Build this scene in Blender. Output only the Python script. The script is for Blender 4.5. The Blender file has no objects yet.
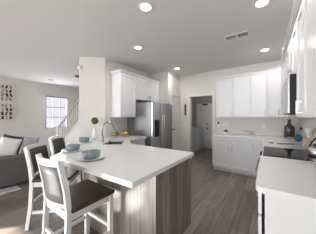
import bpy, bmesh, math, random
from mathutils import Vector, Matrix
random.seed(7)
PI = math.pi
SC = bpy.context.scene
COL = SC.collection

# ------------------------------------------------------------------ camera, world, lights, exposure
cam_d = bpy.data.cameras.new('camera'); cam = bpy.data.objects.new('camera', cam_d); COL.objects.link(cam)
cam.location = (0, 0, 1.38); cam.rotation_euler = (PI/2, 0, math.radians(34.77))
cam_d.sensor_width = 36; cam_d.lens = 157/316*36; cam_d.clip_start = .02
SC.camera = cam
SC.view_settings.view_transform = 'Standard'; SC.view_settings.look = 'None'
SC.view_settings.gamma = 1; SC.view_settings.use_curve_mapping = False
SC.view_settings.exposure = 0.30
w = bpy.data.worlds.new('sky'); SC.world = w; w.use_nodes = True
w.node_tree.nodes['Background'].inputs[0].default_value = (.78, .76, .90, 1)
w.node_tree.nodes['Background'].inputs[1].default_value = 1.0

def area(name, loc, target, sx, sy, power, color=(1, 1, 1), spread=PI):
    d = bpy.data.lights.new(name, 'AREA'); d.shape = 'RECTANGLE'; d.size = sx; d.size_y = sy
    d.energy = power; d.color = color; d.spread = spread
    o = bpy.data.objects.new(name, d); COL.objects.link(o); o.location = loc
    o.rotation_euler = (Vector(target) - Vector(loc)).to_track_quat('-Z', 'Y').to_euler()
    return o
sun_d = bpy.data.lights.new('sun', 'SUN'); sun_d.energy = 34; sun_d.angle = .01; sun_d.color = (1, .96, .9)
sun = bpy.data.objects.new('sun', sun_d); COL.objects.link(sun); sun.location = (-8, -10, 5)
sun.rotation_euler = Vector((.673, .74, -.341)).to_track_quat('-Z', 'Y').to_euler()
area('rear_fill', (-.85, -4.35, 1.4), (-.85, 0, 1.3), 2.6, 1.9, 92, (.97, .98, 1))  # added fill before the solid rear wall
area('living_daylight', (-6.41, -4.45, 1.3), (-5.6, 1, 1.3), 1.8, 2.0, 190, (.97, .98, 1))
area('window_daylight', (-7.45, 3.1, 1.6), (-5, 2.2, 1.2), .85, 1.25, 34, (.95, .96, 1))

# ------------------------------------------------------------------ materials
def mat(name, color, rough=.5, metal=0, var=0, scale=(8, 8, 8), bump=0, spec=.5, coat=0):
    m = bpy.data.materials.new(name); m.use_nodes = True
    n, l = m.node_tree.nodes, m.node_tree.links
    b = n['Principled BSDF']
    b.inputs['Base Color'].default_value = (*color, 1)
    b.inputs['Roughness'].default_value = rough; b.inputs['Metallic'].default_value = metal
    b.inputs['Specular IOR Level'].default_value = spec; b.inputs['Coat Weight'].default_value = coat
    if var or bump:
        tc = n.new('ShaderNodeTexCoord'); mp = n.new('ShaderNodeMapping'); mp.inputs['Scale'].default_value = scale
        nz = n.new('ShaderNodeTexNoise'); nz.inputs['Scale'].default_value = 1; nz.inputs['Detail'].default_value = 5
        l.new(tc.outputs['Object'], mp.inputs[0]); l.new(mp.outputs[0], nz.inputs['Vector'])
        if var:
            r = n.new('ShaderNodeValToRGB')
            r.color_ramp.elements[0].position = .3; r.color_ramp.elements[1].position = .7
            r.color_ramp.elements[0].color = (*[max(0, c*(1-var)) for c in color], 1)
            r.color_ramp.elements[1].color = (*[min(1, c*(1+var)) for c in color], 1)
            l.new(nz.outputs[0], r.inputs[0]); l.new(r.outputs[0], b.inputs['Base Color'])
        if bump:
            bp = n.new('ShaderNodeBump'); bp.inputs['Strength'].default_value = bump; bp.inputs['Distance'].default_value = .01
            l.new(nz.outputs[0], bp.inputs['Height']); l.new(bp.outputs[0], b.inputs['Normal'])
    return m

def plank_mat(name, c1, c2, c3, axis, length, width, rough, grain):
    """wood planks; axis 'Y' = floor planks along Y, 'Z' = upright planks"""
    m = bpy.data.materials.new(name); m.use_nodes = True
    n, l = m.node_tree.nodes, m.node_tree.links; b = n['Principled BSDF']
    g = n.new('ShaderNodeNewGeometry'); s = n.new('ShaderNodeSeparateXYZ'); l.new(g.outputs['Position'], s.inputs[0])
    c = n.new('ShaderNodeCombineXYZ')
    if axis == 'Y':
        l.new(s.outputs['Y'], c.inputs['X']); l.new(s.outputs['X'], c.inputs['Y'])
    else:
        a = n.new('ShaderNodeMath'); a.operation = 'ADD'; l.new(s.outputs['X'], a.inputs[0]); l.new(s.outputs['Y'], a.inputs[1])
        l.new(s.outputs['Z'], c.inputs['X']); l.new(a.outputs[0], c.inputs['Y'])
    br = n.new('ShaderNodeTexBrick'); l.new(c.outputs[0], br.inputs['Vector'])
    br.inputs['Scale'].default_value = 1; br.inputs['Brick Width'].default_value = length; br.inputs['Row Height'].default_value = width
    br.inputs['Mortar Size'].default_value = .0022; br.inputs['Mortar Smooth'].default_value = .2; br.offset = .37
    br.inputs['Color1'].default_value = (*c1, 1); br.inputs['Color2'].default_value = (*c2, 1)
    br.inputs['Mortar'].default_value = (*[x*.45 for x in c2], 1)
    mp = n.new('ShaderNodeMapping'); mp.inputs['Scale'].default_value = (1.6, 26, 1); l.new(c.outputs[0], mp.inputs[0])
    nz = n.new('ShaderNodeTexNoise'); nz.inputs['Scale'].default_value = 1; nz.inputs['Detail'].default_value = 6; nz.inputs['Distortion'].default_value = .6
    l.new(mp.outputs[0], nz.inputs['Vector'])
    r = n.new('ShaderNodeValToRGB'); r.color_ramp.elements[0].position = .32; r.color_ramp.elements[1].position = .72
    r.color_ramp.elements[0].color = (*c3, 1); r.color_ramp.elements[1].color = (1, 1, 1, 1); l.new(nz.outputs[0], r.inputs[0])
    mx = n.new('ShaderNodeMix'); mx.data_type = 'RGBA'; mx.blend_type = 'MULTIPLY'; mx.inputs[0].default_value = grain
    l.new(br.outputs['Color'], mx.inputs[6]); l.new(r.outputs[0], mx.inputs[7]); l.new(mx.outputs[2], b.inputs['Base Color'])
    b.inputs['Roughness'].default_value = rough
    return m

def emit_mat(name, color, strength):
    m = bpy.data.materials.new(name); m.use_nodes = True
    n, l = m.node_tree.nodes, m.node_tree.links
    n.remove(n['Principled BSDF']); e = n.new('ShaderNodeEmission')
    e.inputs[0].default_value = (*color, 1); e.inputs[1].default_value = strength
    l.new(e.outputs[0], n['Material Output'].inputs[0]); return m

def glass_mat(name, tint=(1, 1, 1)):
    m = bpy.data.materials.new(name); m.use_nodes = True
    n, l = m.node_tree.nodes, m.node_tree.links
    n.remove(n['Principled BSDF'])
    t = n.new('ShaderNodeBsdfTransparent'); t.inputs[0].default_value = (*tint, 1)
    g = n.new('ShaderNodeBsdfGlossy'); g.inputs['Roughness'].default_value = .03
    mx = n.new('ShaderNodeMixShader'); mx.inputs[0].default_value = .07
    l.new(t.outputs[0], mx.inputs[1]); l.new(g.outputs[0], mx.inputs[2]); l.new(mx.outputs[0], n['Material Output'].inputs[0]); return m

M = dict(
    wall=mat('warm_white_paint', (.70, .68, .645), .8, var=.015, scale=(3, 3, 3)),
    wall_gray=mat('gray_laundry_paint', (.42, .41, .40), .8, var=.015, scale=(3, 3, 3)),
    ceiling=mat('ceiling_paint', (.70, .70, .70), .85, bump=.12, scale=(60, 60, 60)),
    trim=mat('trim_paint', (.76, .75, .73), .45, var=.01),
    cab=mat('white_cabinet_paint', (.74, .74, .755), .38, var=.008, scale=(4, 4, 4)),
    quartz=mat('white_quartz', (.77, .775, .785), .22, var=.012, scale=(14, 14, 14)),
    splash=mat('backsplash_quartz', (.74, .73, .715), .25, var=.03, scale=(10, 10, 10)),
    floor=plank_mat('grey_brown_plank_floor', (.335, .292, .262), (.185, .156, .134), (.46, .44, .42), 'Y', 1.3, .18, .36, .85),
    panel=plank_mat('grey_brown_upright_planks', (.34, .298, .268), (.205, .177, .156), (.56, .53, .51), 'Z', 2.6, .145, .26, .8),
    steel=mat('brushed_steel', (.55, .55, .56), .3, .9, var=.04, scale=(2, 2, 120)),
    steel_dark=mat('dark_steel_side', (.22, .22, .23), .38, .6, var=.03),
    nickel=mat('brushed_nickel', (.42, .42, .42), .3, 1, var=.02),
    chrome=mat('chrome', (.38, .39, .40), .18, 1, var=.02),
    gap=mat('dark_recess', (.05, .05, .05), .7, var=.1),
    black=mat('black_plastic', (.01, .01, .011), .6, var=.1),
    black_glass=mat('black_glass', (.01, .01, .011), .08, 0, var=.1, spec=.22),
    white_wood=mat('white_stool_paint', (.80, .81, .83), .35, var=.02),
    seat=mat('dark_stained_seat', (.055, .035, .022), .28, var=.35, scale=(4, 50, 4)),
    rail=mat('pale_grey_rail_paint', (.42, .41, .40), .45, var=.03),
    bright=mat('bright_nickel', (.85, .85, .85), .35, .6, var=.02),
    pad=mat('dark_brown_padding', (.05, .043, .037), .42, var=.25, scale=(90, 90, 90)),
    pad_rear=mat('grey_back_cover', (.17, .17, .175), .4, var=.06, scale=(3, 3, 3)),
    sofa=mat('charcoal_sofa_fabric', (.125, .125, .12), .9, var=.2, scale=(160, 160, 160), bump=.3),
    cushion=mat('lavender_grey_fabric', (.46, .45, .49), .9, var=.08, scale=(80, 80, 80), bump=.2),
    pillow_white=mat('white_pillow_fabric', (.90, .90, .90), .9, var=.03, scale=(90, 90, 90), bump=.2),
    pillow_blue=mat('navy_pillow_fabric', (.05, .09, .19), .9, var=.2, scale=(60, 60, 60)),
    pillow_dark=mat('dark_grey_pillow_fabric', (.10, .095, .09), .9, var=.3, scale=(50, 50, 50)),
    canvas=mat('off_white_canvas', (.66, .62, .57), .85, var=.06, scale=(6, 6, 6)),
    ink=mat('black_brown_paint', (.05, .042, .037), .8, var=.5, scale=(9, 9, 9)),
    ink_tan=mat('taupe_paint', (.34, .27, .24), .8, var=.3, scale=(9, 9, 9)),
    teal=mat('teal_glaze', (.20, .285, .30), .25, var=.18, scale=(25, 25, 25), coat=.4),
    plate=mat('white_china', (.82, .82, .81), .2, var=.01),
    leaf=mat('green_leaf', (.09, .16, .03), .6, var=.5, scale=(60, 60, 60)),
    gold=mat('gold_leaf', (.62, .40, .16), .25, .85, var=.2, scale=(20, 20, 20)),
    olive=mat('olive_glaze', (.24, .22, .13), .35, var=.25, scale=(20, 20, 20)),
    bottle=mat('dark_olive_glass', (.045, .045, .035), .2, var=.2, coat=.5),
    teal_glass=mat('blue_glass', (.018, .15, .25), .08, var=.3, scale=(30, 30, 30), coat=.6),
    wood=mat('tan_wood', (.50, .34, .20), .5, var=.2, scale=(40, 40, 4)),
    wood_pale=mat('pale_wood', (.62, .47, .33), .5, var=.15, scale=(40, 40, 4)),
    blush=mat('blush_ceramic', (.62, .47, .41), .4, var=.1, scale=(20, 20, 20)),
    red=mat('rust_red_paint', (.24, .10, .075), .6, var=.3, scale=(30, 30, 30)),
    plastic=mat('white_plastic', (.82, .81, .79), .4, var=.01),
    appliance=mat('white_enamel', (.72, .73, .75), .25, var=.01),
    rug=mat('white_rug_pile', (.88, .87, .84), .95, var=.03, scale=(200, 200, 200), bump=.5),
    floor_mat=mat('grey_white_woven_mat', (.50, .50, .53), .9, var=.45, scale=(16, 9, 9)),
    slate=mat('dark_mat_rubber', (.05, .05, .06), .7, var=.2),
    frame_dark=mat('window_frame_dark', (.30, .29, .29), .5, var=.1),
    bulb=emit_mat('downlight_glow', (1, .96, .9), 14),
    glass=glass_mat('window_glass'),
)

# ------------------------------------------------------------------ mesh building
class MB:
    def __init__(s): s.bm = bmesh.new(); s.mi = 0; s.extra = []
    def _add(s, vs, fs, T=None, smooth=False):
        bv = [s.bm.verts.new((T @ Vector(v)) if T else v) for v in vs]; out = []
        for f in fs:
            try:
                fc = s.bm.faces.new([bv[i] for i in f]); fc.smooth = smooth; fc.material_index = s.mi; out.append(fc)
            except ValueError: pass
        return bv, out
    def box(s, x0, x1, y0, y1, z0, z1, T=None, bev=0, seg=2):
        v = [(x, y, z) for x in (x0, x1) for y in (y0, y1) for z in (z0, z1)]
        f = [(0, 1, 3, 2), (4, 6, 7, 5), (0, 4, 5, 1), (2, 3, 7, 6), (0, 2, 6, 4), (1, 5, 7, 3)]
        bv, fs = s._add(v, f, T)
        if bev:
            es = list({e for fc in fs for e in fc.edges})
            bmesh.ops.bevel(s.bm, geom=es, offset=bev, segments=seg, affect='EDGES', profile=.5)
        return s
    def prism(s, poly, z0, z1, T=None, bev=0, smooth=False, topbev=False):
        n = len(poly)
        v = [(p[0], p[1], z0) for p in poly] + [(p[0], p[1], z1) for p in poly]
        f = [tuple(range(n-1, -1, -1)), tuple(range(n, 2*n))] + [(i, (i+1) % n, n+(i+1) % n, n+i) for i in range(n)]
        bv, fs = s._add(v, f, T, smooth)
        if bev:
            es = list({e for fc in fs for e in fc.edges})
            bmesh.ops.bevel(s.bm, geom=es, offset=bev, segments=2, affect='EDGES', profile=.5)
        return s
    def tube(s, pts, r, seg=8, T=None, caps=True, sx=1, sy=1):
        pts = [Vector(p) for p in pts]; rs = r if isinstance(r, (list, tuple)) else [r]*len(pts)
        vs, fs = [], []; up = None
        for i, p in enumerate(pts):
            d = (pts[min(i+1, len(pts)-1)] - pts[max(i-1, 0)]).normalized()
            if up is None:
                up = Vector((0, 0, 1)) if abs(d.z) < .9 else Vector((1, 0, 0))
            a = d.cross(up).normalized(); b = a.cross(d).normalized(); up = b
            for k in range(seg):
                t = 2*PI*k/seg; vs.append(p + a*math.cos(t)*rs[i]*sx + b*math.sin(t)*rs[i]*sy)
        for i in range(len(pts)-1):
            for k in range(seg):
                fs.append((i*seg+k, i*seg+(k+1) % seg, (i+1)*seg+(k+1) % seg, (i+1)*seg+k))
        if caps: fs += [tuple(range(seg-1, -1, -1)), tuple((len(pts)-1)*seg+k for k in range(seg))]
        s._add(vs, fs, T, True); return s
    def sweep(s, pts, hw, hh, T=None, side=None):
        """square bar along points; hw half-width along `side`, hh half-height"""
        pts = [Vector(p) for p in pts]; vs, fs = [], []
        for i, p in enumerate(pts):
            d = (pts[min(i+1, len(pts)-1)] - pts[max(i-1, 0)]).normalized()
            sd = Vector(side) if side else d.cross(Vector((0, 0, 1)))
            sd = (sd - d*sd.dot(d)).normalized(); u = sd.cross(d).normalized()
            for q, t in ((-1, -1), (1, -1), (1, 1), (-1, 1)): vs.append(p + sd*hw*q + u*hh*t)
        n = len(pts)
        for i in range(n-1):
            for k in range(4): fs.append((i*4+k, i*4+(k+1) % 4, (i+1)*4+(k+1) % 4, (i+1)*4+k))
        fs += [(3, 2, 1, 0), tuple((n-1)*4+k for k in range(4))]
        s._add(vs, fs, T); return s
    def lathe(s, prof, c=(0, 0, 0), seg=24, T=None):
        vs, fs = [], []; m = len(prof)
        for r, z in prof:
            for k in range(seg):
                t = 2*PI*k/seg; vs.append((c[0]+r*math.cos(t), c[1]+r*math.sin(t), c[2]+z))
        for i in range(m-1):
            for k in range(seg): fs.append((i*seg+k, i*seg+(k+1) % seg, (i+1)*seg+(k+1) % seg, (i+1)*seg+k))
        if prof[0][0] > 1e-5: fs.append(tuple(range(seg-1, -1, -1)))
        if prof[-1][0] > 1e-5: fs.append(tuple((m-1)*seg+k for k in range(seg)))
        s._add(vs, fs, T, True); return s
    def ball(s, c, r, T=None, seg=14, rings=9, lobes=0, amp=0):
        vs, fs = [], []; rx, ry, rz = r if isinstance(r, (list, tuple)) else (r, r, r)
        for i in range(rings+1):
            a = PI*i/rings - PI/2
            for k in range(seg):
                t = 2*PI*k/seg; q = 1 + (amp*math.cos(lobes*t) if lobes else 0)
                vs.append((c[0]+rx*q*math.cos(a)*math.cos(t), c[1]+ry*q*math.cos(a)*math.sin(t), c[2]+rz*math.sin(a)))
        for i in range(rings):
            for k in range(seg): fs.append((i*seg+k, i*seg+(k+1) % seg, (i+1)*seg+(k+1) % seg, (i+1)*seg+k))
        s._add(vs, fs, T, True); return s
    def build(s, name, m, parent=None, loc=None, rz=0):
        bmesh.ops.remove_doubles(s.bm, verts=s.bm.verts, dist=1e-5)
        bmesh.ops.recalc_face_normals(s.bm, faces=s.bm.faces)
        me = bpy.data.meshes.new(name)
        o = bpy.data.objects.new(name, me); COL.objects.link(o)
        if parent is not None:
            o.parent = parent
            p = parent; mw = Matrix.Identity(4)
            while p is not None: mw = p.matrix_basis @ mw; p = p.parent
            if not parent.get('_local'): s.bm.transform(mw.inverted())
        else:
            zs = [v.co for v in s.bm.verts]
            lo = Vector([min(v[i] for v in zs) for i in range(3)]); hi = Vector([max(v[i] for v in zs) for i in range(3)])
            b = Vector(((lo.x+hi.x)/2, (lo.y+hi.y)/2, lo.z)) if loc is None else Vector(loc)
            s.bm.transform(Matrix.Translation(-b)) if loc is None else None
            o.location = b; o.rotation_euler = (0, 0, rz)
        s.bm.to_mesh(me); s.bm.free(); me.materials.append(M[m] if isinstance(m, str) else m); [me.materials.append(M[q]) for q in s.extra]
        return o

def tag(o, label, cat, group=None):
    o['label'] = label; o['category'] = cat
    if group: o['group'] = group
    return o
def thing(name, label, cat, loc=(0, 0, 0), rz=0, group=None):
    o = bpy.data.objects.new(name, None); COL.objects.link(o); o.empty_display_size = .1
    o.location = loc; o.rotation_euler = (0, 0, rz); o.matrix_basis  # base of the thing
    return tag(o, label, cat, group)
def struct(name, mb, m, label=None):
    o = mb.build(name, m); o['kind'] = 'structure'
    o['label'] = label or name.replace('_', ' '); o['category'] = name.split('_')[0]
    return o
def dup(root, loc, rz, label, group=None):
    r = root.copy(); COL.objects.link(r); r.location = loc; r.rotation_euler = (0, 0, rz); r['label'] = label
    if group: r['group'] = group
    for ch in list(root.children):
        c = ch.copy(); COL.objects.link(c); c.parent = r
        for g in list(ch.children):
            d = g.copy(); COL.objects.link(d); d.parent = c
    return r
def L2W(x, y, z, rz): return Matrix.Translation((x, y, z)) @ Matrix.Rotation(rz, 4, 'Z')

CH = 2.75            # ceiling height
DD = Vector((-.635, .773, 0))   # direction of the angled counter edge
DN = Vector((.773, .635, 0))    # its inward normal

# ------------------------------------------------------------------ the setting
struct('floor', MB().box(-7.7, .8, -4.7, 7.0, -.1, 0), 'floor', 'grey-brown wood plank floor')
struct('ceiling', MB().box(-7.7, .8, -4.7, 7.0, CH, CH+.1), 'ceiling', 'flat grey-white ceiling')
struct('wall_right', MB().box(.6, .75, -4.7, 4.91, 0, CH), 'wall')
wb = MB(); wb.box(-2.4, -2.05, 4.76, 4.9, 0, CH); wb.box(-2.05, -1.325, 4.76, 4.9, 2.035, CH); wb.box(-1.325, .6, 4.76, 4.9, 0, CH)
struct('wall_back', wb, 'wall', 'back kitchen wall with doorway to laundry room')
wl = MB(); wl.prism([(-3.10, 2.25), (-3.07, 2.275), (-3.07, 4.0), (-3.25, 4.0), (-3.25, 2.33), (-3.62, 2.04), (-3.51, 1.91)], 0, CH)
struct('wall_left', wl, 'wall', 'kitchen wall ending in an angled face by the stairs')
wp = MB(); wp.box(-3.25, -2.4, 4.0, 4.12, 0, CH); wp.box(-2.52, -2.4, 4.12, 4.18, 0, CH); wp.box(-2.52, -2.4, 4.70, 4.9, 0, CH); wp.box(-2.52, -2.4, 4.18, 4.70, 2.05, CH)
struct('wall_pantry', wp, 'wall', 'pantry wall beside the refrigerator')
wv = MB()
for b in ((-4.7, 2.67, 0, CH), (3.57, 7.0, 0, CH), (2.67, 3.57, 0, .9), (2.67, 3.57, 2.27, CH)): wv.box(-7.65, -7.5, *b)
struct('wall_living', wv, 'wall', 'far living room wall with window')
struct('wall_far', MB().box(-7.5, -3.25, 6.3, 6.45, 0, CH), 'wall', 'far end wall of living room')
wr = MB()
for b in ((-7.5, -7.32, 0, CH), (-5.5, .6, 0, CH), (-7.32, -5.5, 2.40, CH)): wr.box(b[0], b[1], -4.6, -4.5, b[2], b[3])
struct('wall_rear', wr, 'wall', 'wall behind the viewpoint with patio door opening')
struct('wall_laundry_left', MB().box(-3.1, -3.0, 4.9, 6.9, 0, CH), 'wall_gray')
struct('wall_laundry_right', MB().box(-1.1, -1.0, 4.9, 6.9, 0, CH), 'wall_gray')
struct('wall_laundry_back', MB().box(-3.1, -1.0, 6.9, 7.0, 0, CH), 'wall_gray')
# casings and baseboards
t = MB(); t.box(-2.12, -2.05, 4.742, 4.76, 0, 2.10); t.box(-1.325, -1.255, 4.742, 4.76, 0, 2.10); t.box(-2.05, -1.325, 4.742, 4.76, 2.035, 2.10)
t.box(-2.05, -2.035, 4.76, 4.9, 0, 2.035); t.box(-1.34, -1.325, 4.76, 4.9, 0, 2.035); t.box(-2.035, -1.34, 4.76, 4.9, 2.02, 2.035)
struct('trim_1', t, 'trim', 'white casing around laundry doorway')
t = MB(); t.box(-2.4, -2.382, 4.12, 4.18, 0, 2.11); t.box(-2.4, -2.382, 4.70, 4.755, 0, 2.11); t.box(-2.4, -2.382, 4.18, 4.70, 2.05, 2.11)
struct('trim_2', t, 'trim', 'white casing around pantry door')
struct('baseboard_back', MB().box(-2.38, -2.125, 4.745, 4.76, 0, .1).box(-1.25, -1.17, 4.745, 4.76, 0, .1), 'trim')
struct('baseboard_living', MB().box(-7.5, -7.485, -4.5, 6.3, 0, .1), 'trim')
# living room window
wf = MB()
for b in ((2.67, 2.71, .9, 2.27), (3.53, 3.57, .9, 2.27), (2.71, 3.53, .9, .94), (2.71, 3.53, 2.23, 2.27)): wf.box(-7.62, -7.52, *b)
win = struct('window_1', wf, 'frame_dark', 'living room window with dark grid behind stair rail')
g = MB()
for y in (2.99, 3.26): g.box(-7.595, -7.565, y-.012, y+.012, .94, 2.23)
for z in (1.37, 1.80): g.box(-7.595, -7.565, 2.71, 3.53, z-.012, z+.012)
g.build('window_grid', 'frame_dark', win); MB().box(-7.585, -7.58, 2.71, 3.53, .94, 2.23).build('pane', 'glass', win)
# pantry door
dr = MB(); dr.box(-2.45, -2.415, 4.185, 4.695, .01, 2.045)
for z0, z1 in ((.16, .98), (1.10, 1.93)):
    for y0, y1, a0, a1 in ((4.25, 4.27, z0, z1), (4.61, 4.63, z0, z1), (4.27, 4.61, z0, z0+.02), (4.27, 4.61, z1-.02, z1)): dr.box(-2.415, -2.407, y0, y1, a0, a1)
    dr.box(-2.415, -2.405, 4.30, 4.58, z0+.05, z1-.05, bev=.004)
door = struct('door_1', dr, 'trim', 'white panelled pantry door next to the refrigerator')
k = MB(); k.tube([(-2.415, 4.235, 1.0), (-2.37, 4.235, 1.0)], .012); k.tube([(-2.415, 4.235, 1.0), (-2.409, 4.235, 1.0)], .03, 12); k.tube([(-2.37, 4.235, 1.0), (-2.368, 4.34, 1.0)], .011)
k.build('door_handle', 'black', door)
for z in (.55, 1.2, 1.85): MB().box(-2.416, -2.404, 4.69, 4.70, z-.045, z+.045).build('hinge', 'nickel', door)
# laundry back door
dr = MB(); dr.box(-2.62, -1.93, 6.86, 6.90, .01, 1.97)
for x0, x1 in ((-2.55, -2.33), (-2.22, -2.0)):
    for z0, z1 in ((.15, .8), (.95, 1.50), (1.58, 1.87)): dr.box(x0, x1, 6.848, 6.86, z0, z1, bev=.005)
d2 = struct('door_2', dr, 'trim', 'white panelled door at the back of the laundry room')
for z, r in ((1.09, .028), (.88, .034)): MB().lathe([(r, 0), (r, .012), (r*.6, .02), (r*.9, .05), (0, .06)], T=Matrix.Translation((-2.13, 6.86, z)) @ Matrix.Rotation(PI/2, 4, 'X')).build('door_knob' if z < 1 else 'deadbolt', 'black', d2)
MB().box(-2.34, -2.12, 6.79, 6.859, 1.90, 1.955).build('door_closer', 'black', d2)

# ------------------------------------------------------------------ counters
pen = [(-.775, .80), (-.775, 1.935), (-1.93, 1.96), (-2.33, 2.33), (-2.33, 2.875), (-3.068, 2.875), (-3.068, 2.274), (-3.235, 2.135), (-2.045, .775)]
# sink opening: quadrilateral aligned with the angled edge
SCN = Vector((-2.31, 1.93, 0))
sa, sb = DD*.27, DN*.16
sq = [SCN - sa - sb, SCN - sa + sb, SCN + sa + sb, SCN + sa - sb]
def slab_with_hole(poly, hole, z0, z1):
    mb = MB(); bm = mb.bm; rings = []
    for z in (z0, z1):
        es = []; 
        for ring in (poly, hole):
            vs = [bm.verts.new((p[0], p[1], z)) for p in ring]
            es += [bm.edges.new((vs[i], vs[(i+1) % len(vs)])) for i in range(len(vs))]; rings.append(vs)
        bmesh.ops.triangle_fill(bm, use_beauty=True, use_dissolve=False, edges=es)
    for a, b in ((rings[0], rings[2]), (rings[1], rings[3])):
        n = len(a)
        for i in range(n): bm.faces.new((a[i], a[(i+1) % n], b[(i+1) % n], b[i]))
    bmesh.ops.recalc_face_normals(bm, faces=bm.faces)
    return mb
tag(slab_with_hole(pen, sq, .88, .92).build('countertop', 'quartz'), 'white quartz worktop of the peninsula with the bowls and sink', 'countertop')
sk = thing('kitchen_sink', 'steel basin set into the white peninsula worktop below the faucet', 'sink', (SCN.x, SCN.y, .68))
T = L2W(SCN.x, SCN.y, 0, math.atan2(DD.y, DD.x))
b = MB()
for q in ((-.28, -.272, -.17, .17), (.272, .28, -.17, .17), (-.272, .272, -.17, -.162), (-.272, .272, .162, .17)): b.box(*q, .69, .879, T)
b.box(-.28, .28, -.17, .17, .68, .69, T); b.build('basin', 'steel_dark', sk)
MB().lathe([(.0, .691), (.04, .691), (.045, .695), (.03, .693)], (SCN.x, SCN.y, 0)).build('drain', 'chrome', sk)
fc = thing('faucet', 'tall chrome gooseneck faucet standing behind the sink', 'faucet', (-2.50, 1.80, .92))
MB().lathe([(.03, 0), (.03, .012), (.02, .03), (.02, .10), (.014, .12), (0, .12)], (-2.50, 1.80, .92), 14).build('base', 'chrome', fc)
pts = [(-2.50, 1.80, 1.03)] + [(-2.50, 1.80, 1.18)]
for i in range(9):
    a = PI*i/8; rr = .10
    q = Vector((-2.50, 1.80, 1.18)) + Vector((.62, .78, 0))*(rr - rr*math.cos(a)) + Vector((0, 0, rr*math.sin(a))); pts.append(q)
end = pts[-1]
MB().tube(pts, .012, 10).build('spout', 'chrome', fc)
MB().tube([end, end + Vector((.02, .025, -.07)), end + Vector((.03, .038, -.11))], [.013, .017, .015], 10).build('spray_head', 'steel_dark', fc)
MB().tube([(-2.50, 1.80, .98), (-2.46, 1.77, 1.0), (-2.43, 1.74, 1.03)], .007, 8).build('lever', 'chrome', fc)

cb = MB().prism([(-1.19, 4.758), (-1.19, 4.12), (-.06, 4.12), (-.06, 2.985), (.598, 2.985), (.598, 4.758)], .88, .92, bev=.004)
tag(cb.build('countertop', 'quartz'), 'white quartz worktop running along back wall into the corner', 'countertop')
def rc(x, y, r, a0, a1, n=6): return [(x + r*math.cos(a0+(a1-a0)*i/n), y + r*math.sin(a0+(a1-a0)*i/n)) for i in range(n+1)]
cr = MB().prism(rc(-.065+.05, 1.23+.05, .05, PI, 1.5*PI) + [(.598, 1.23), (.598, 2.245), (-.065, 2.245)], .88, .92, bev=.003)
tag(cr.build('countertop', 'quartz'), 'empty white quartz worktop in the right foreground before the cooktop', 'countertop')
tag(MB().box(-1.19, .598, 4.745, 4.758, .921, 1.02).build('backsplash', 'splash'), 'low pale quartz upstand along the back wall behind the worktop', 'backsplash')

# ------------------------------------------------------------------ cabinets
def fr_T(ox, oy, ux, uy):
    """frame: local x along the face, local y = inward, local z up; outward normal is -y"""
    return Matrix(((ux, -uy, 0, ox), (uy, ux, 0, oy), (0, 0, 1, 0), (0, 0, 0, 1)))
def shaker(name, T, x0, x1, z0, z1, parent, th=.02, rail=.06):
    g = .0035; b = MB(); x0 += g; x1 -= g; z0 += g; z1 -= g
    if z1 - z0 < .24: rail = .032
    b.box(x0, x0+rail, -th, 0, z0, z1, T); b.box(x1-rail, x1, -th, 0, z0, z1, T)
    b.box(x0+rail, x1-rail, -th, 0, z0, z0+rail, T); b.box(x0+rail, x1-rail, -th, 0, z1-rail, z1, T)
    b.box(x0+rail, x1-rail, -th+.014, 0, z0+rail, z1-rail, T)
    return b.build(name, 'cab', parent)
def pull(T, x, z, parent, vert=True, ln=.13, off=.02, m='nickel'):
    b = MB(); h = ln/2; o = -off; q = o - .035
    if vert:
        b.sweep([(x, q, z-h), (x, q, z+h)], .005, .005, T, (1, 0, 0))
        for s in (-1, 1): b.sweep([(x, o, z+s*(h-.012)), (x, q, z+s*(h-.012))], .005, .005, T, (1, 0, 0))
    else:
        b.sweep([(x-h, q, z), (x+h, q, z)], .005, .005, T)
        for s in (-1, 1): b.sweep([(x+s*(h-.012), o, z), (x+s*(h-.012), q, z)], .005, .005, T, (1, 0, 0))
    return b.build('pull', m, parent)
UB, UT = 1.375, 2.40
def crown(T, x0, x1, depth, parent, ends=(0, 0)):
    b = MB()
    for z, o in ((UT, .012), (UT+.02, .03), (UT+.035, .042)):
        b.box(x0-o*ends[0], x1+o*ends[1], -.02-o, depth, z, z+(.02 if z < UT+.03 else .015), T)
    b.build('crown_molding', 'cab', parent)
def upper(name, T, W, depth, z0, z1, doors, label, ends=(0, 0), cr=True):
    """doors: list of (x0, x1, pull side -1/1/0)"""
    c = thing(name, label, 'cabinet', T @ Vector((W/2, depth/2, z0)))
    MB().box(0, W, 0, depth, z0, z1, T).build('body', 'cab', c)
    for x0, x1, s in doors:
        d = shaker('door', T, x0, x1, z0+.004, z1-.004, c)
        if s: pull(T, (x1-.03) if s > 0 else (x0+.03), z0 + .10 if z1-z0 > .7 else z0+.085, d, ln=.11 if z1-z0 > .7 else .09)
    if cr: crown(T, 0, W, depth, c, ends)
    return c
# back wall run (faces -Y)
T = fr_T(-1.135, 4.43, 1, 0)
upper('wall_cabinet', T, .815, .328, UB, UT, [(0, .408, 1), (.408, .815, -1)], 'white double-door upper cabinet at left end of the back wall', (1, 0))
T = fr_T(-.318, 4.43, 1, 0)
upper('wall_cabinet', T, .30, .328, UB, UT, [(0, .30, 1)], 'narrow white single-door upper cabinet beside the angled corner cabinet')
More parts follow.
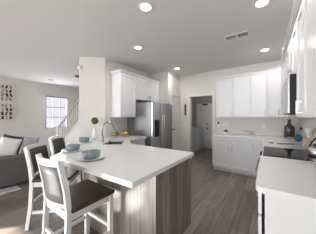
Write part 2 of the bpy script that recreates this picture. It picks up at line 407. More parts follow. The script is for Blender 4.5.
# diagonal corner cabinet
cd = thing('corner_cabinet', 'white angled upper cabinet filling the corner above the dark bottle', 'cabinet', (.3, 4.4, UB))
MB().prism([(-.016, 4.43), (.27, 4.08), (.598, 4.08), (.598, 4.757), (-.016, 4.757)], UB, UT).build('body', 'cab', cd)
dl = math.hypot(.286, .35); T = fr_T(-.016, 4.43, .286/dl, -.35/dl)
d = shaker('door', T, .014, dl-.014, UB+.004, UT-.004, cd); pull(T, dl-.05, UB+.10, d, ln=.11)
b = MB()
for z, o in ((UT, .0), (UT+.02, .018), (UT+.035, .03)):
    b.prism([(-.016, 4.41-o), (.255-o, 4.08), (.598, 4.08), (.598, 4.757), (-.016, 4.757)], z, z+.02 if z < UT+.03 else z+.015)
b.build('crown_molding', 'cab', cd)
# right run (faces -X): local x runs towards -Y
T = fr_T(.27, 4.078, 0, -1)
upper('wall_cabinet', T, 1.175, .328, UB, UT, [(0, .39, 0), (.39, .78, 0), (.78, 1.175, 0)], 'white upper cabinet on the right wall beyond the microwave')
T = fr_T(.27, 2.90, 0, -1)
upper('wall_cabinet', T, .745, .328, 1.835, UT, [(0, .372, 1), (.372, .745, -1)], 'short white upper cabinet right above the black microwave')
T = fr_T(.27, 2.152, 0, -1)
c = upper('wall_cabinet', T, 1.05, .328, UB, UT, [(0, .35, 0), (.35, 1.05, 0)], 'tall white upper cabinet nearest the viewer at the right edge', (0, 1))
pull(T, .30, UB+.09, c.children[1], ln=.12, m='bright')
# left run (faces +X): local x runs towards +Y
T = fr_T(-2.74, 2.43, 0, 1)
upper('wall_cabinet', T, .515, .326, UB, UT, [(0, .515, 1)], 'white upper cabinet left of the refrigerator above the gold gourds', (1, 0))
T = fr_T(-2.74, 2.947, 0, 1)
upper('wall_cabinet', T, 1.04, .326, 1.83, UT, [(0, .52, 1), (.52, 1.04, -1)], 'short white double-door cabinet mounted above the refrigerator')

def base(name, T, W, depth, cols, label, toe=.10, inset=0):
    c = thing(name, label, 'cabinet', T @ Vector((W/2, depth/2, 0)))
    MB().box(0, W, inset, depth, toe, .88, T).build('body', 'cab', c)
    MB().box(0, W, .07+inset, depth, 0, toe, T).build('toe_kick', 'cab', c)
    for x0, x1, kind, s in cols:
        if kind == 'dd':
            dw = shaker('drawer', T, x0, x1, .715, .87, c)
            if s: pull(T, (x0+x1)/2, .795, dw, False)
            d = shaker('door', T, x0, x1, toe+.01, .705, c)
            if s: pull(T, (x1-.035) if s > 0 else (x0+.035), .60, d)
        elif kind == 'drawers':
            for z0, z1 in ((.715, .87), (.42, .705), (toe+.01, .41)):
                dw = shaker('drawer', T, x0, x1, z0, z1, c); pull(T, (x0+x1)/2, (z0+z1)/2+.0, dw, False)
        elif kind == 'door':
            d = shaker('door', T, x0, x1, toe+.01, .87, c)
            if s: pull(T, (x1-.035) if s > 0 else (x0+.035), .74, d)
    return c
T = fr_T(-1.16, 4.18, 1, 0)
base('base_cabinet', T, .86, .575, [(0, .43, 'dd', 1), (.43, .86, 'dd', -1)], 'white base cabinet with two drawers and doors beside the laundry doorway')
T = fr_T(-.30, 4.18, 1, 0)
base('base_cabinet', T, .30, .575, [(0, .27, 'door', -1)], 'narrow white base cabinet in the corner under the back worktop')
T = fr_T(.0, 4.155, 0, -1)
base('base_cabinet', T, 1.165, .595, [(.0, .58, 'dd', 1), (.58, 1.165, 'dd', -1)], 'white base cabinet on the right wall just beyond the range')
T = fr_T(-.03, 2.240, 0, -1)
c = base('base_cabinet', T, .967, .625, [(0, .485, 'drawers', 0), (.485, .967, 'dd', 0)], 'white base cabinet with plain end panel in the right foreground', inset=.018)
MB().box(-.012, .595, 1.25, 1.2725, 0, .878).build('end_panel', 'cab', c)
# left run drawer unit + angled sink front
T = fr_T(-2.38, 2.37, 0, 1)
base('base_cabinet', T, .495, .68, [(0, .495, 'drawers', 0)], 'white drawer cabinet squeezed between refrigerator and sink')
# peninsula body
p0 = Vector((-2.045, .775, 0)) + DN*.28
s1 = (1.14 - p0.y)/DD.y; q1 = p0 + DD*s1
s2 = (-2.86 - p0.x)/DD.x; q2 = p0 + DD*s2
pb = thing('peninsula', 'wood-plank clad peninsula base carrying the white bar worktop', 'peninsula', (-1.5, 1.6, 0))
MB().box(-.835, -.815, 1.14, 1.925, 0, .878).box(-.845, -.815, 1.918, 1.928, 0, .878).build('end_panel', 'panel', pb)
MB().prism([(q1.x, 1.14), (-.835, 1.14), (-.835, 1.16), (q1.x+.01, 1.16)], 0, .878).build('front_panel', 'panel', pb)
e = DN*.02
MB().prism([(q1.x, q1.y), (q1.x+e.x, q1.y+e.y), (q2.x+e.x, q2.y+e.y), (q2.x, q2.y)], 0, .878).build('angled_panel', 'panel', pb)
cb = MB(); cb.box(-1.93, -.846, 1.32, 1.895, .1, .878)
cb.build('carcass', 'cab', pb)
T = fr_T(-.85, 1.895, -1, 0)
for x0, x1 in ((0, .54), (.54, 1.08)):
    d = shaker('door', T, x0, x1, .11, .87, pb); pull(T, x1-.04 if x0 == 0 else x0+.04, .74, d)
dv = Vector((-2.36+1.94, 2.345-1.925, 0)); dl = dv.length
T = fr_T(-1.94, 1.915, dv.x/dl, dv.y/dl)
b = MB(); b.box(0, dl, .0, .018, .1, .878, T); b.build('sink_front', 'cab', pb)
for x0, x1, s in ((.03, dl/2, 1), (dl/2, dl-.03, -1)):
    d = shaker('door', T, x0, x1, .11, .86, pb); pull(T, (x1-.04) if s > 0 else x0+.04, .72, d)

# ------------------------------------------------------------------ appliances
fg = thing('refrigerator', 'stainless side-by-side refrigerator with water dispenser beside the pantry door', 'refrigerator', (-2.6, 3.42, 0))
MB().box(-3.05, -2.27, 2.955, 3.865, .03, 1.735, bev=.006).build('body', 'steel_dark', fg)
MB().box(-3.0, -2.29, 2.97, 3.85, 0, .03).build('base_grille', 'black', fg)
ld = MB().box(-2.262, -2.20, 2.955, 3.318, .06, 1.735, bev=.01, seg=3).build('freezer_door', 'steel', fg)
rd = MB().box(-2.262, -2.20, 3.326, 3.865, .06, 1.735, bev=.01, seg=3).build('refrigerator_door', 'steel', fg)
for y, dd in ((3.285, ld), (3.36, rd)):
    h = MB(); h.tube([(-2.20, y, .62), (-2.145, y, .64), (-2.135, y, .68), (-2.135, y, 1.37), (-2.145, y, 1.41), (-2.20, y, 1.43)], .013, 8); h.build('handle', 'steel', dd)
dp = MB(); dp.box(-2.20, -2.193, 3.03, 3.22, .90, 1.31); dsp = dp.build('water_dispenser', 'black', ld)
MB().box(-2.193, -2.189, 3.05, 3.20, 1.19, 1.29).build('control_panel', 'black_glass', dsp)
for z0, z1 in ((1.735, 1.75),): MB().box(-2.40, -2.25, 3.0, 3.08, z0, z1).box(-2.40, -2.25, 3.74, 3.82, z0, z1).build('hinge_cover', 'black', fg)

rg = thing('range', 'stainless range with black glass cooktop between white worktops', 'stove', (.28, 2.61, 0))
MB().box(-.02, .595, 2.25, 2.98, .05, .905).build('body', 'steel_dark', rg)
MB().box(-.04, .595, 2.252, 2.978, .905, .921, bev=.004).build('cooktop', 'black_glass', rg)
od = MB().box(-.06, -.022, 2.262, 2.968, .20, .74, bev=.006).build('oven_door', 'steel', rg)
MB().box(-.063, -.058, 2.36, 2.87, .33, .62).build('oven_window', 'black_glass', od)
h = MB().tube([(-.06, 2.30, .70), (-.105, 2.30, .70), (-.112, 2.33, .70), (-.112, 2.90, .70), (-.105, 2.93, .70), (-.06, 2.93, .70)], .012, 8); h.build('handle', 'chrome', od)
MB().box(-.06, -.022, 2.262, 2.968, .06, .19, bev=.006).build('warming_drawer', 'steel', rg)
cp = MB().box(-.055, -.022, 2.255, 2.975, .75, .902, bev=.006).build('control_panel', 'steel', rg)
for y in (2.34, 2.46, 2.77, 2.89): MB().lathe([(.024, 0), (.022, .03), (0, .032)], T=Matrix.Translation((-.055, y, .83)) @ Matrix.Rotation(-PI/2, 4, 'Y'), seg=14).build('knob', 'black', cp)
for bx, by, r in ((.14, 2.43, .10), (.14, 2.80, .085), (.42, 2.43, .085), (.42, 2.80, .10)):
    MB().lathe([(r-.003, .9205), (r-.003, .9212), (r, .9212), (r, .9205)], (bx, by, 0), 28).build('burner_ring', 'slate', rg)
mw = thing('microwave', 'black over-the-range microwave under the short right wall cabinet', 'microwave', (.38, 2.52, 1.41))
MB().box(.20, .595, 2.156, 2.896, 1.412, 1.832).build('body', 'black', mw)
md = MB().box(.182, .199, 2.35, 2.894, 1.42, 1.83, bev=.004).build('door', 'steel', mw)
MB().box(.1805, .183, 2.47, 2.80, 1.50, 1.74).build('window', 'steel', md)
MB().box(.182, .199, 2.158, 2.345, 1.42, 1.83, bev=.004).build('control_panel', 'steel', mw)

# laundry machines (front towards +X)
def washer(name, y0, y1, label, cat):
    t = thing(name, label, cat, (-2.6, (y0+y1)/2, 0), 0)
    MB().box(-2.96, -2.29, y0, y1, .02, .93, bev=.012).build('cabinet_shell', 'appliance', t)
    MB().box(-2.29, -2.282, y0+.04, y1-.04, .10, .86, bev=.003).build('front_panel', 'appliance', t)
    MB().box(-2.86, -2.33, y0+.06, y1-.06, .93, .945, bev=.005).build('lid', 'appliance', t)
    MB().box(-2.96, -2.87, y0+.01, y1-.01, .93, 1.03, bev=.01).build('control_panel', 'appliance', t)
    MB().box(-2.95, -2.31, y0+.02, y1-.02, 0, .02).build('feet', 'black', t)
washer('washing_machine', 5.24, 5.93, 'white washing machine nearer the laundry doorway', 'washer')
washer('clothes_dryer', 5.97, 6.66, 'white clothes dryer beyond the washing machine', 'dryer')

# ------------------------------------------------------------------ stools
def make_stool(label, loc, rz):
    t = thing('bar_stool', label, 'stool', loc, rz, 'white bar stools around the peninsula'); t['_local'] = 1
    sw = .235
    b = MB().box(-sw-.012, sw+.012, -.21, .222, .595, .632, bev=.009); b.build('seat', 'seat', t)
    for s in (-1, 1):
        MB().sweep([(s*.212, .19, 0), (s*.212, .19, .595)], .022, .022, None, (1, 0, 0)).build('leg', 'white_wood', t)
        MB().sweep([(s*.212, -.275, 0), (s*.212, -.235, .30), (s*.212, -.222, .60), (s*.212, -.24, .78), (s*.212, -.29, 1.035)], .016, .020, None, (1, 0, 0)).build('rear_leg', 'white_wood', t)
    def arc(y, z, sag=.045, n=10, hw=.20): return [(-hw + 2*hw*i/n, y - sag*(1-(2*i/n-1)**2), z) for i in range(n+1)]
    MB().sweep(arc(-.287, 1.012), .012, .026, None).build('top_rail', 'white_wood', t)
    MB().sweep(arc(-.224, .652), .012, .018, None).build('lower_rail', 'white_wood', t)
    # curved padded panel, dark in front, grey behind
    def sheet(off, th):
        mb = MB(); vs, fs = [], []; n, mrow = 10, 5
        for side in (0, 1):
            for j in range(mrow):
                f = j/(mrow-1); z = .668 + f*(.99-.668); y = -.226 - .058*f**1.3
                for i in range(n+1):
                    u = 2*i/n - 1; vs.append((u*.197, y - .045*(1-u*u) + off + side*th, z))
        q = (n+1)*mrow
        for j in range(mrow-1):
            for i in range(n):
                a = j*(n+1)+i; fs += [(a, a+1, a+n+2, a+n+1), (q+a, q+a+n+1, q+a+n+2, q+a+1)]
        ring = [i for i in range(n+1)] + [j*(n+1)+n for j in range(1, mrow)] + [(mrow-1)*(n+1)+i for i in range(n-1, -1, -1)] + [j*(n+1) for j in range(mrow-2, 0, -1)]
        for i in range(len(ring)):
            a, c = ring[i], ring[(i+1) % len(ring)]; fs.append((a, c, q+c, q+a))
        mb._add(vs, fs, None, True); return mb
    bp = sheet(-.003, .013).build('back_panel', 'pad', t); bp['label'] = 'dark padded front of the backrest'
    br = sheet(-.012, .008).build('back_cover', 'pad_rear', t); br['label'] = 'smooth grey rear of the backrest'
    for s in (-1, 1):
        MB().box(s*.212-.011, s*.212+.011, -.20, .168, .53, .595).build('apron', 'white_wood', t)
        MB().box(s*.212-.010, s*.212+.010, -.22, .168, .19, .225).build('stretcher', 'white_wood', t)
    MB().box(-.19, .19, .18, .20, .53, .595).build('apron', 'white_wood', t)
    MB().box(-.19, .19, -.23, -.21, .53, .595).build('apron', 'white_wood', t)
    MB().box(-.19, .19, .178, .20, .25, .285).build('footrest', 'white_wood', t)
    MB().box(-.19, .19, -.245, -.225, .30, .335).build('stretcher', 'white_wood', t)
    return t
ST = make_stool('white bar stool nearest the viewer, its curved grey back towards us', (-1.535, .855, 0), 0)
mid = dup(ST, (-2.36, 1.01, 0), math.radians(-47), 'white bar stool in the middle, its dark back just right of the sofa')
mid.scale = (1, 1, .975)
dup(ST, (-2.84, 1.45, 0), math.radians(-49), 'white bar stool farthest from the viewer, half hidden behind the worktop')

# ------------------------------------------------------------------ things on the peninsula
def bowl(x, y, r, label):
    p = tag(MB().lathe([(0, 0), (r*.9, 0), (r*1.45, .012), (r*1.55, .02), (r*1.5, .02), (r*.9, .008), (0, .008)], (x, y, .921), 32).build('plate', 'plate'), label[0], 'plate', 'white plates under the bowls')
    z = .930
    o = tag(MB().lathe([(0, 0), (r*.72, 0), (r*.92, .018), (r, .072), (r*.95, .072), (r*.86, .022), (0, .012)], (x, y, z), 32).build('bowl', 'teal'), label[1], 'bowl', 'teal bowls on the peninsula')
bowl(-1.60, 1.01, .098, ('white plate under the nearest teal bowl in front of the dark seat', 'teal bowl nearest the viewer on the peninsula'))
bowl(-2.16, 1.09, .090, ('white plate under the left teal bowl at the angled edge', 'teal bowl at the angled edge, between the other two'))
bowl(-2.76, 1.60, .090, ('white plate under the farthest teal bowl by the angled wall', 'teal bowl farthest from the viewer, by the angled wall'))
vz = thing('topiary', 'round green topiary ball in a slim white vase by the angled wall', 'plant', (-3.0, 1.97, .921))
MB().lathe([(.0, 0), (.045, 0), (.055, .05), (.05, .13), (.03, .20), (.034, .23), (.02, .23), (.02, .12), (0, .12)], (-3.0, 1.97, .921), 20).build('vase', 'plate', vz)
MB().tube([(-3.0, 1.97, 1.06), (-3.0, 1.97, 1.26)], .006, 6).build('stem', 'wood', vz)
fb = MB()
for i in range(320):
    a = random.uniform(0, 2*PI); cz = random.uniform(-1, 1); rr = math.sqrt(1-cz*cz)
    d = Vector((rr*math.cos(a), rr*math.sin(a), cz)); c = Vector((-3.0, 1.97, 1.30)) + d*.068
    q = d.to_track_quat('Z', 'Y').to_matrix().to_4x4() @ Matrix.Rotation(random.uniform(0, 6), 4, 'Z')
    fb._add([(-.010, 0, 0), (0, -.007, .004), (.012, 0, .010), (0, .007, .004)], [(0, 1, 2, 3)], Matrix.Translation(c) @ q)
fb.ball((-3.0, 1.97, 1.30), .066, seg=16, rings=10); fb.build('foliage', 'leaf', vz)
def gourd(x, y, r, h, m, label):
    g = thing('gourd', label, 'gourd', (x, y, .921), 0, 'ornamental gourds by the refrigerator')
    MB().ball((x, y, .921+h/2), (r, r, h/2), None, 28, 12, 7, .06).build('body', m, g)
    MB().tube([(x, y, .921+h-.012), (x+.005, y, .921+h+.02), (x+.018, y+.01, .921+h+.04)], [.009, .007, .005], 6).build('stem', 'wood', g)
gourd(-2.78, 2.62, .105, .15, 'gold', 'shiny gold ornamental gourd on worktop left of the refrigerator')
gourd(-2.90, 2.43, .085, .12, 'olive', 'olive ornamental gourd left of the gold one')
gourd(-2.72, 2.79, .045, .07, 'olive', 'tiny dark gourd between gold gourd and refrigerator')

# ------------------------------------------------------------------ things on the back and right worktops
pp = thing('potted_plant', 'small green plant in white pot under the light switches', 'plant', (-.92, 4.56, .921))
MB().lathe([(0, 0), (.045, 0), (.058, .055), (.05, .055), (.04, .03), (0, .03)], (-.92, 4.56, .921), 18).build('pot', 'plate', pp)
lf = MB()
for i in range(110):
    a = random.uniform(0, 2*PI); el = random.uniform(.35, 1.4); L = random.uniform(.06, .10)
    d = Vector((math.cos(a)*math.cos(el), math.sin(a)*math.cos(el), math.sin(el))); b0 = Vector((-.92, 4.56, .958)); sd = d.cross(Vector((0, 0, 1))).normalized()
    lf._add([b0+d*.01, b0+d*L*.6+sd*.02, b0+d*L, b0+d*L*.6-sd*.02], [(0, 1, 2, 3)])
lf.build('leaves', 'leaf', pp)
ck = thing('cake_stand', 'blush pedestal dish standing on the back worktop', 'dish', (-.38, 4.57, .921))
MB().lathe([(0, 0), (.06, 0), (.05, .012), (.018, .03), (.018, .07), (0, .07)], (-.38, 4.57, .921), 20).build('pedestal', 'plate', ck)
MB().lathe([(0, .07), (.08, .072), (.115, .085), (.125, .115), (.115, .115), (.10, .09), (0, .085)], (-.38, 4.57, .921), 28).build('dish_top', 'blush', ck)
tag(MB().lathe([(0, 0), (.055, 0), (.062, .03), (.05, .032), (0, .015)], (-.205, 4.62, .921), 20).build('small_bowl', 'plate'), 'small low white bowl right of the blush pedestal dish', 'bowl')
bt = thing('bottle', 'large dark olive bottle with narrow neck in the corner', 'bottle', (.40, 4.46, .921))
MB().lathe([(0, 0), (.075, 0), (.092, .02), (.095, .20), (.085, .245), (.05, .285), (.032, .30), (.028, .39), (.036, .395), (.036, .41), (.02, .41), (0, .40)], (.40, 4.46, .921), 28).build('glass_body', 'bottle', bt)
tag(MB().lathe([(0, 0), (.05, 0), (.075, .035), (.068, .035), (.045, .01), (0, .008)], (.41, 4.27, .921), 20).build('wooden_dish', 'wood'), 'small round wooden dish in front of the dark bottle', 'dish')
# faceted blue glass vase
vb = MB(); prof = [(.03, 0), (.075, .05), (.07, .09), (.035, .125), (.042, .14), (.03, .14), (.025, .12), (0, .03)]
vs, fs = [], []; seg = 8
vb.lathe(prof, (.485, 3.93, .921), 7)
for f in vb.bm.faces: f.smooth = False
tag(vb.build('vase', 'teal_glass'), 'faceted blue glass vase on right worktop in front of the dark bottle', 'vase')
# utensil crock
cx, cy = .475, 3.05
uc = thing('utensil_crock', 'tan wooden crock of cooking utensils standing just beyond the cooktop', 'utensil holder', (cx, cy, .921))
MB().lathe([(0, 0), (.048, 0), (.05, .01), (.05, .155), (.043, .155), (.043, .02), (0, .02)], (cx, cy, .921), 22).build('crock', 'wood_pale', uc)
random.seed(3)
for i, (m, kind) in enumerate((('black', 's'), ('plate', 'p'), ('black', 'p'), ('wood', 's'), ('plate', 's'), ('wood_pale', 'p'))):
    a = i*PI/3 + .4; b0 = Vector((cx+.02*math.cos(a), cy+.02*math.sin(a), .945)); d = Vector((.22*math.cos(a), .22*math.sin(a), 1)).normalized()
    u_ = thing('utensil', ('black spoon', 'white spatula', 'black spatula', 'tan wooden spoon', 'white spoon', 'pale wooden spatula')[i] + ' standing in the tan crock beyond the cooktop', 'utensil', b0, 0, 'utensils in the crock')
    L = .20 + .012*(i % 3)
    MB().tube([b0, b0+d*L], .0055, 8).build('handle', m, u_)
    T = Matrix.Translation(b0+d*(L+.028)) @ d.to_track_quat('Z', 'Y').to_matrix().to_4x4()
    if kind == 's': MB().ball((0, 0, 0), (.024, .009, .034), T).build('spoon_bowl', m, u_)
    else: MB().box(-.026, .026, -.004, .004, -.034, .036, T, bev=.003).build('blade', m, u_)
# kettle on the rear burner, half out of the frame
kx, ky, kz = .49, 2.58, .9225
kt = thing('kettle', 'steel kettle with black loop handle on the cooktop at right edge', 'kettle', (kx, ky, kz))
MB().lathe([(0, 0), (.085, 0), (.095, .02), (.09, .07), (.065, .115), (.04, .125), (0, .125)], (kx, ky, kz), 28).build('body', 'steel', kt)
MB().lathe([(0, .125), (.042, .125), (.036, .135), (.01, .14), (.012, .155), (0, .16)], (kx, ky, kz), 18).build('lid', 'black', kt)
MB().tube([(kx-.075+.15*i/10, ky, kz+.10+.115*math.sin(PI*i/10)) for i in range(11)], .008, 8).build('handle', 'black', kt)
MB().tube([(kx-.075, ky-.02, kz+.05), (kx-.115, ky-.03, kz+.09), (kx-.13, ky-.035, kz+.12)], [.018, .013, .010], 10).build('spout', 'steel', kt)
# spoon rest + flat knife rest on right far worktop
tag(MB().lathe([(0, 0), (.03, 0), (.045, .014), (.04, .016), (0, .006)], (.06, 3.40, .921), 18).build('spoon_rest', 'steel_dark'), 'small dark spoon rest near the edge beyond the cooktop', 'spoon rest')
tray = MB().box(-.12, .12, -.035, .035, 0, .008, L2W(.26, 3.42, .921, math.radians(25)), bev=.003)
tag(tray.build('tray', 'black'), 'thin dark tray lying on worktop beyond the cooktop', 'tray')
# ------------------------------------------------------------------ wall fittings
def plate_(x, z, wd, ht, label, name='wall_switch', cat='switch', group=None):
    o = thing(name, label, cat, (x, 4.757, z), 0, group)
    MB().box(x-wd/2, x+wd/2, 4.752, 4.7595, z-ht/2, z+ht/2, bev=.002).build('cover_plate', 'plastic', o); return o
o = plate_(-1.155, 1.16, .075, .17, 'white outlet plate nearest the laundry doorway with black plug', 'wall_outlet', 'outlet')
MB().box(-1.175, -1.135, 4.70, 4.752, 1.18, 1.235, bev=.006).build('plug', 'black', o)
o = plate_(-1.02, 1.19, .075, .12, 'left white wall switch above the small potted plant'); MB().box(-1.03, -1.01, 4.746, 4.752, 1.17, 1.21).build('rocker', 'trim', o)
o = plate_(-.925, 1.19, .075, .12, 'right white wall switch above the small potted plant'); MB().box(-.935, -.915, 4.746, 4.752, 1.17, 1.21).build('rocker', 'trim', o)
o = plate_(-.07, 1.15, .075, .12, 'white outlet plate alone right of the blush pedestal dish', 'wall_outlet', 'outlet')
for z in (1.125, 1.175): MB().box(-.085, -.055, 4.748, 4.752, z-.014, z+.014).build('socket', 'trim', o)
o = plate_(-2.235, 1.12, .075, .12, 'white switch plate beside the laundry doorway'); MB().box(-2.245, -2.225, 4.746, 4.752, 1.10, 1.14).build('rocker', 'trim', o)
wd = thing('wall_hanging', 'narrow dark and rust-red wall hanging left of the laundry doorway', 'wall decor', (-2.20, 4.75, 1.42))
MB().box(-2.235, -2.165, 4.738, 4.759, 1.43, 1.66, bev=.006).build('rust_panel', 'red', wd)
MB().box(-2.23, -2.17, 4.735, 4.759, 1.66, 1.79, bev=.01).build('dark_top', 'pad', wd)
sm = thing('door_chime', 'small round white sensor high on the left edge of angled wall', 'sensor', (-3.50, 1.905, 2.5))
Tm = Matrix.Translation((-3.497, 1.921, 2.50)) @ Matrix.Rotation(math.atan2(-.77, .64)+PI/2, 4, 'Z') @ Matrix.Rotation(PI/2, 4, 'X')
MB().lathe([(.05, 0), (.05, .02), (.04, .03), (0, .032)], T=Tm, seg=20).build('cover', 'plastic', sm)

# ceiling fittings
ll = thing('added_lamp', 'unseen round ceiling lamp added to brighten the laundry room', 'ceiling light', (-1.8, 5.7, CH-.06))  # lamp added out of view to lift the dark laundry room
MB().lathe([(.15, 0), (.15, -.02), (.11, -.05), (0, -.06)], (-1.8, 5.7, CH), 24).build('shade', 'plastic', ll)
ld_ = bpy.data.lights.new('laundry_fill', 'AREA'); ld_.shape = 'DISK'; ld_.size = .3; ld_.energy = 5  # fill light of the added laundry lamp
lo_ = bpy.data.objects.new('laundry_fill', ld_); COL.objects.link(lo_); lo_.location = (-1.8, 5.7, CH-.08)
def downlight(x, y, label, e):
    t = thing('downlight', label, 'ceiling light', (x, y, CH-.01), 0, 'recessed ceiling lights')
    MB().lathe([(.062, -.001), (.062, -.006), (.085, -.008), (.09, 0)], (x, y, CH), 28).build('trim_ring', 'plastic', t)
    MB().lathe([(0, -.003), (.062, -.003), (.062, -.001), (0, -.001)], (x, y, CH), 24).build('lens', 'bulb', t)
    d = bpy.data.lights.new('downlight_beam', 'AREA'); d.energy = e; d.shape = 'DISK'; d.size = .12; d.color = (1, .97, .93)
    l = bpy.data.objects.new('downlight_beam', d); COL.objects.link(l); l.location = (x, y, CH-.03)
DL = 4.8
downlight(-1.24, 1.52, 'large bright recessed light over the peninsula, top centre', DL)
downlight(-2.09, 2.32, 'small recessed light above the sink, left of the centre', DL)
downlight(-.05, 2.26, 'bright recessed light at the top edge over the cooktop', DL)
downlight(-.035, 3.885, 'recessed light nearest the angled corner cabinet', DL)
downlight(-2.09, 3.95, 'recessed light near the refrigerator and the pantry door', DL)
cl = tag(MB().lathe([(0, -.012), (.07, -.012), (.085, -.004), (.09, 0)], (-6.57, 2.52, CH), 24).build('ceiling_speaker', 'pad'), 'small dark round fitting on the living room ceiling', 'ceiling fitting')
vt = thing('air_vent', 'white slatted air vent in kitchen ceiling between the two lights', 'vent', (-.42, 2.93, CH))
b = MB()
for q in ((-.60, -.24, 2.845, 2.86), (-.60, -.24, 3.00, 3.015), (-.60, -.585, 2.86, 3.0), (-.255, -.24, 2.86, 3.0), (-.43, -.41, 2.86, 3.0)): b.box(*q, CH-.012, CH-.0005)
b.build('frame', 'plastic', vt)
MB().box(-.585, -.255, 2.86, 3.0, CH-.002, CH-.0006).build('duct', 'gap', vt)
for x0, x1 in ((-.585, -.43), (-.41, -.255)):
    for i in range(5): MB().box(x0, x1, -.008, .008, -.001, .001, Matrix.Translation((0, 2.876+i*.027, CH-.007)) @ Matrix.Rotation(.7, 4, 'X')).build('slat', 'trim', vt)
fn = thing('ceiling_fan', 'dark ceiling fan, one blade tip showing left of angled wall', 'fan', (-3.95, 2.74, CH))
FC = Vector((-3.95, 2.74, 2.46))
MB().tube([FC+Vector((0, 0, .04)), (FC.x, FC.y, CH-.04)], .014, 8).build('downrod', 'pad', fn)
MB().lathe([(0, 0), (.06, 0), (.06, -.04), (0, -.04)], (FC.x, FC.y, CH), 18).build('canopy', 'pad', fn)
MB().lathe([(0, -.06), (.08, -.05), (.10, 0), (.07, .05), (0, .05)], FC, 20).build('motor', 'pad', fn)
for i in range(5):
    T = Matrix.Translation(FC) @ Matrix.Rotation(math.atan2(-.946, -.328) + i*2*PI/5, 4, 'Z') @ Matrix.Rotation(.2, 4, 'X')
    MB().prism([(.09, -.03), (.25, -.06), (.59, -.06), (.63, -.035), (.63, .035), (.59, .06), (.25, .06), (.09, .03)], -.006, .006, T).build('blade', 'pad', fn)

# ------------------------------------------------------------------ living room
SY = 2.82
stc = thing('staircase', 'white staircase with slim balusters rising in front of the window', 'staircase', (-5.6, SY+.45, 0))
rise, run, X0, N = .178, .272, -6.62, 11
st = MB(); poly = [(X0, 0)]
for i in range(N): poly += [(X0+i*run, (i+1)*rise), (X0+(i+1)*run, (i+1)*rise)]
poly += [(X0+N*run, 0)]
Tst = Matrix(((1, 0, 0, 0), (0, 0, 1, 0), (0, 1, 0, 0), (0, 0, 0, 1)))
st.prism(poly, SY+.04, SY+.95, Tst); st.build('steps', 'wall', stc)
b = MB(); b.prism([(X0-.06, 0), (X0-.06, .22), (X0+N*run, .22+(N*run+.06)*rise/run), (X0+N*run, 0)], SY, SY+.035, Tst); b.build('stringer', 'trim', stc)
b = MB(); b.sweep([(X0-.05, SY-.012, .245), (X0+N*run, SY-.012, .245+(N*run+.05)*rise/run)], .014, .02, None, (0, 1, 0)); b.build('stringer_cap', 'plastic', stc)
MB().box(X0-.17, X0-.07, SY-.03, SY+.07, 0, 1.02).box(X0-.185, X0-.055, SY-.045, SY+.085, 1.02, 1.06).build('newel_post', 'trim', stc)
k = rise/run
b = MB(); b.sweep([(X0-.07, SY+.02, 1.0), (X0+N*run-.35, SY+.02, 1.0+(N*run-.28)*k)], .028, .028, None, (0, 1, 0)); b.build('handrail', 'rail', stc)
x = X0+.03
while x < X0+N*run-.4:
    z0 = .26+(x-X0+.05)*k; MB().box(x-.012, x+.012, SY+.008, SY+.032, z0-.05, .98+(x-X0+.07)*k).build('baluster', 'trim', stc); x += .135

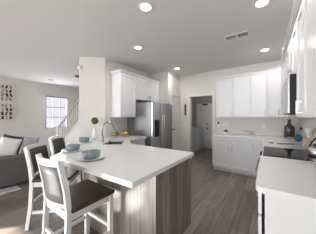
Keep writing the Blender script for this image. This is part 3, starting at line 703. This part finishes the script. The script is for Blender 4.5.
sf = thing('sofa', 'charcoal fabric sofa at the left with its back towards us', 'sofa', (-4.7, .3, 0))
MB().box(-5.05, -4.17, -1.0, 1.62, .04, .34, bev=.03, seg=3).build('base', 'sofa', sf)
MB().box(-4.36, -4.15, -1.0, 1.62, .02, .588, bev=.03, seg=3).build('back', 'sofa', sf)
for y0, y1 in ((1.42, 1.62), (-1.0, -.80)): MB().box(-5.05, -4.40, y0, y1, .03, .56, bev=.035, seg=3).build('arm', 'sofa', sf)
for y0, y1 in ((.315, 1.41), (-.79, .305)): MB().box(-5.08, -4.44, y0, y1, .34, .465, bev=.04, seg=3).build('seat_cushion', 'sofa', sf)
for x in (-5.0, -4.25):
    for y in (-.95, 1.56): MB().box(x-.02, x+.02, y-.02, y+.02, 0, .04).build('foot', 'black', sf)
def pillow(c, wdt, h, th, yaw, lean, m, label, name='pillow', roll=0):
    T = Matrix.Translation(c) @ Matrix.Rotation(yaw, 4, 'Z') @ Matrix.Rotation(lean, 4, 'X') @ Matrix.Rotation(roll, 4, 'Y')
    n = 12; vs, fs = [], []
    for sgn in (1, -1):
        for i in range(n+1):
            for j in range(n+1):
                u, v = 2*i/n-1, 2*j/n-1
                e = (max(0, 1-u**4)*max(0, 1-v**4))**.5
                pinch = 1 - .07*(1-abs(u)**2)*(abs(v)**3) ; pinch2 = 1 - .07*(1-abs(v)**2)*(abs(u)**3)
                vs.append((u*wdt/2*pinch2, sgn*th/2*e, v*h/2*pinch))
    q = (n+1)**2
    for i in range(n):
        for j in range(n):
            a = i*(n+1)+j; fs += [(a, a+1, a+n+2, a+n+1), (q+a, q+a+n+1, q+a+n+2, q+a+1)]
    mb = MB(); mb._add(vs, fs, T, True)
    return tag(mb.build(name, m), label, 'pillow', 'pillows on the sofa')
yw = PI/2
pillow((-4.465, .92, .74), .35, .41, .13, yw-.05, .06, 'pillow_white', 'plump white pillow on the sofa between navy and dark pillows', roll=.30)
pillow((-4.50, .55, .715), .34, .38, .12, yw, .06, 'pillow_blue', 'navy blue pillow at the left edge on the sofa', roll=.2)
pillow((-4.60, .99, .76), .37, .44, .10, yw-.05, .06, 'pillow_dark', 'dark grey pillow behind the white pillow', roll=.28)
pillow((-4.47, 1.29, .73), .30, .38, .13, yw-.05, .06, 'cushion', 'lavender grey pillow at the right end of the sofa', roll=.15)
# paintings
def painting(z0, z1, label):
    p = thing('painting', label, 'painting', (-7.48, 1.34, z0), 0, 'abstract canvases on the living room wall')
    cv = MB().box(-7.499, -7.465, 1.02, 1.645, z0, z1); cv.extra = ['ink', 'ink_tan']; H = z1-z0
    for row in range(4):
        zc = z0 + H*(.14+.24*row)
        for i in range(6):
            y = 1.07 + i*.105 + random.uniform(-.01, .01); a = random.uniform(-.35, .35); hh = H*random.uniform(.085, .11); ww = random.uniform(.018, .036)
            T = Matrix.Translation((-7.465, y, zc)) @ Matrix.Rotation(a, 4, 'X')
            cv.mi = 1 if (row in (1, 2) and random.random() < .75) or random.random() < .2 else 2; cv.box(-.001, .002, -ww, ww, -hh, hh, T)
    cv.build('canvas', 'canvas', p)
painting(1.925, 2.515, 'upper of two abstract canvases with dark brushmarks on far-left wall')
painting(1.275, 1.865, 'lower of two abstract canvases with dark brushmarks on far-left wall')
tag(MB().box(-4.13, -3.85, -.2, .97, 0, .012, bev=.003).build('floor_mat', 'floor_mat'), 'grey and white patterned mat on floor along the sofa back', 'mat')
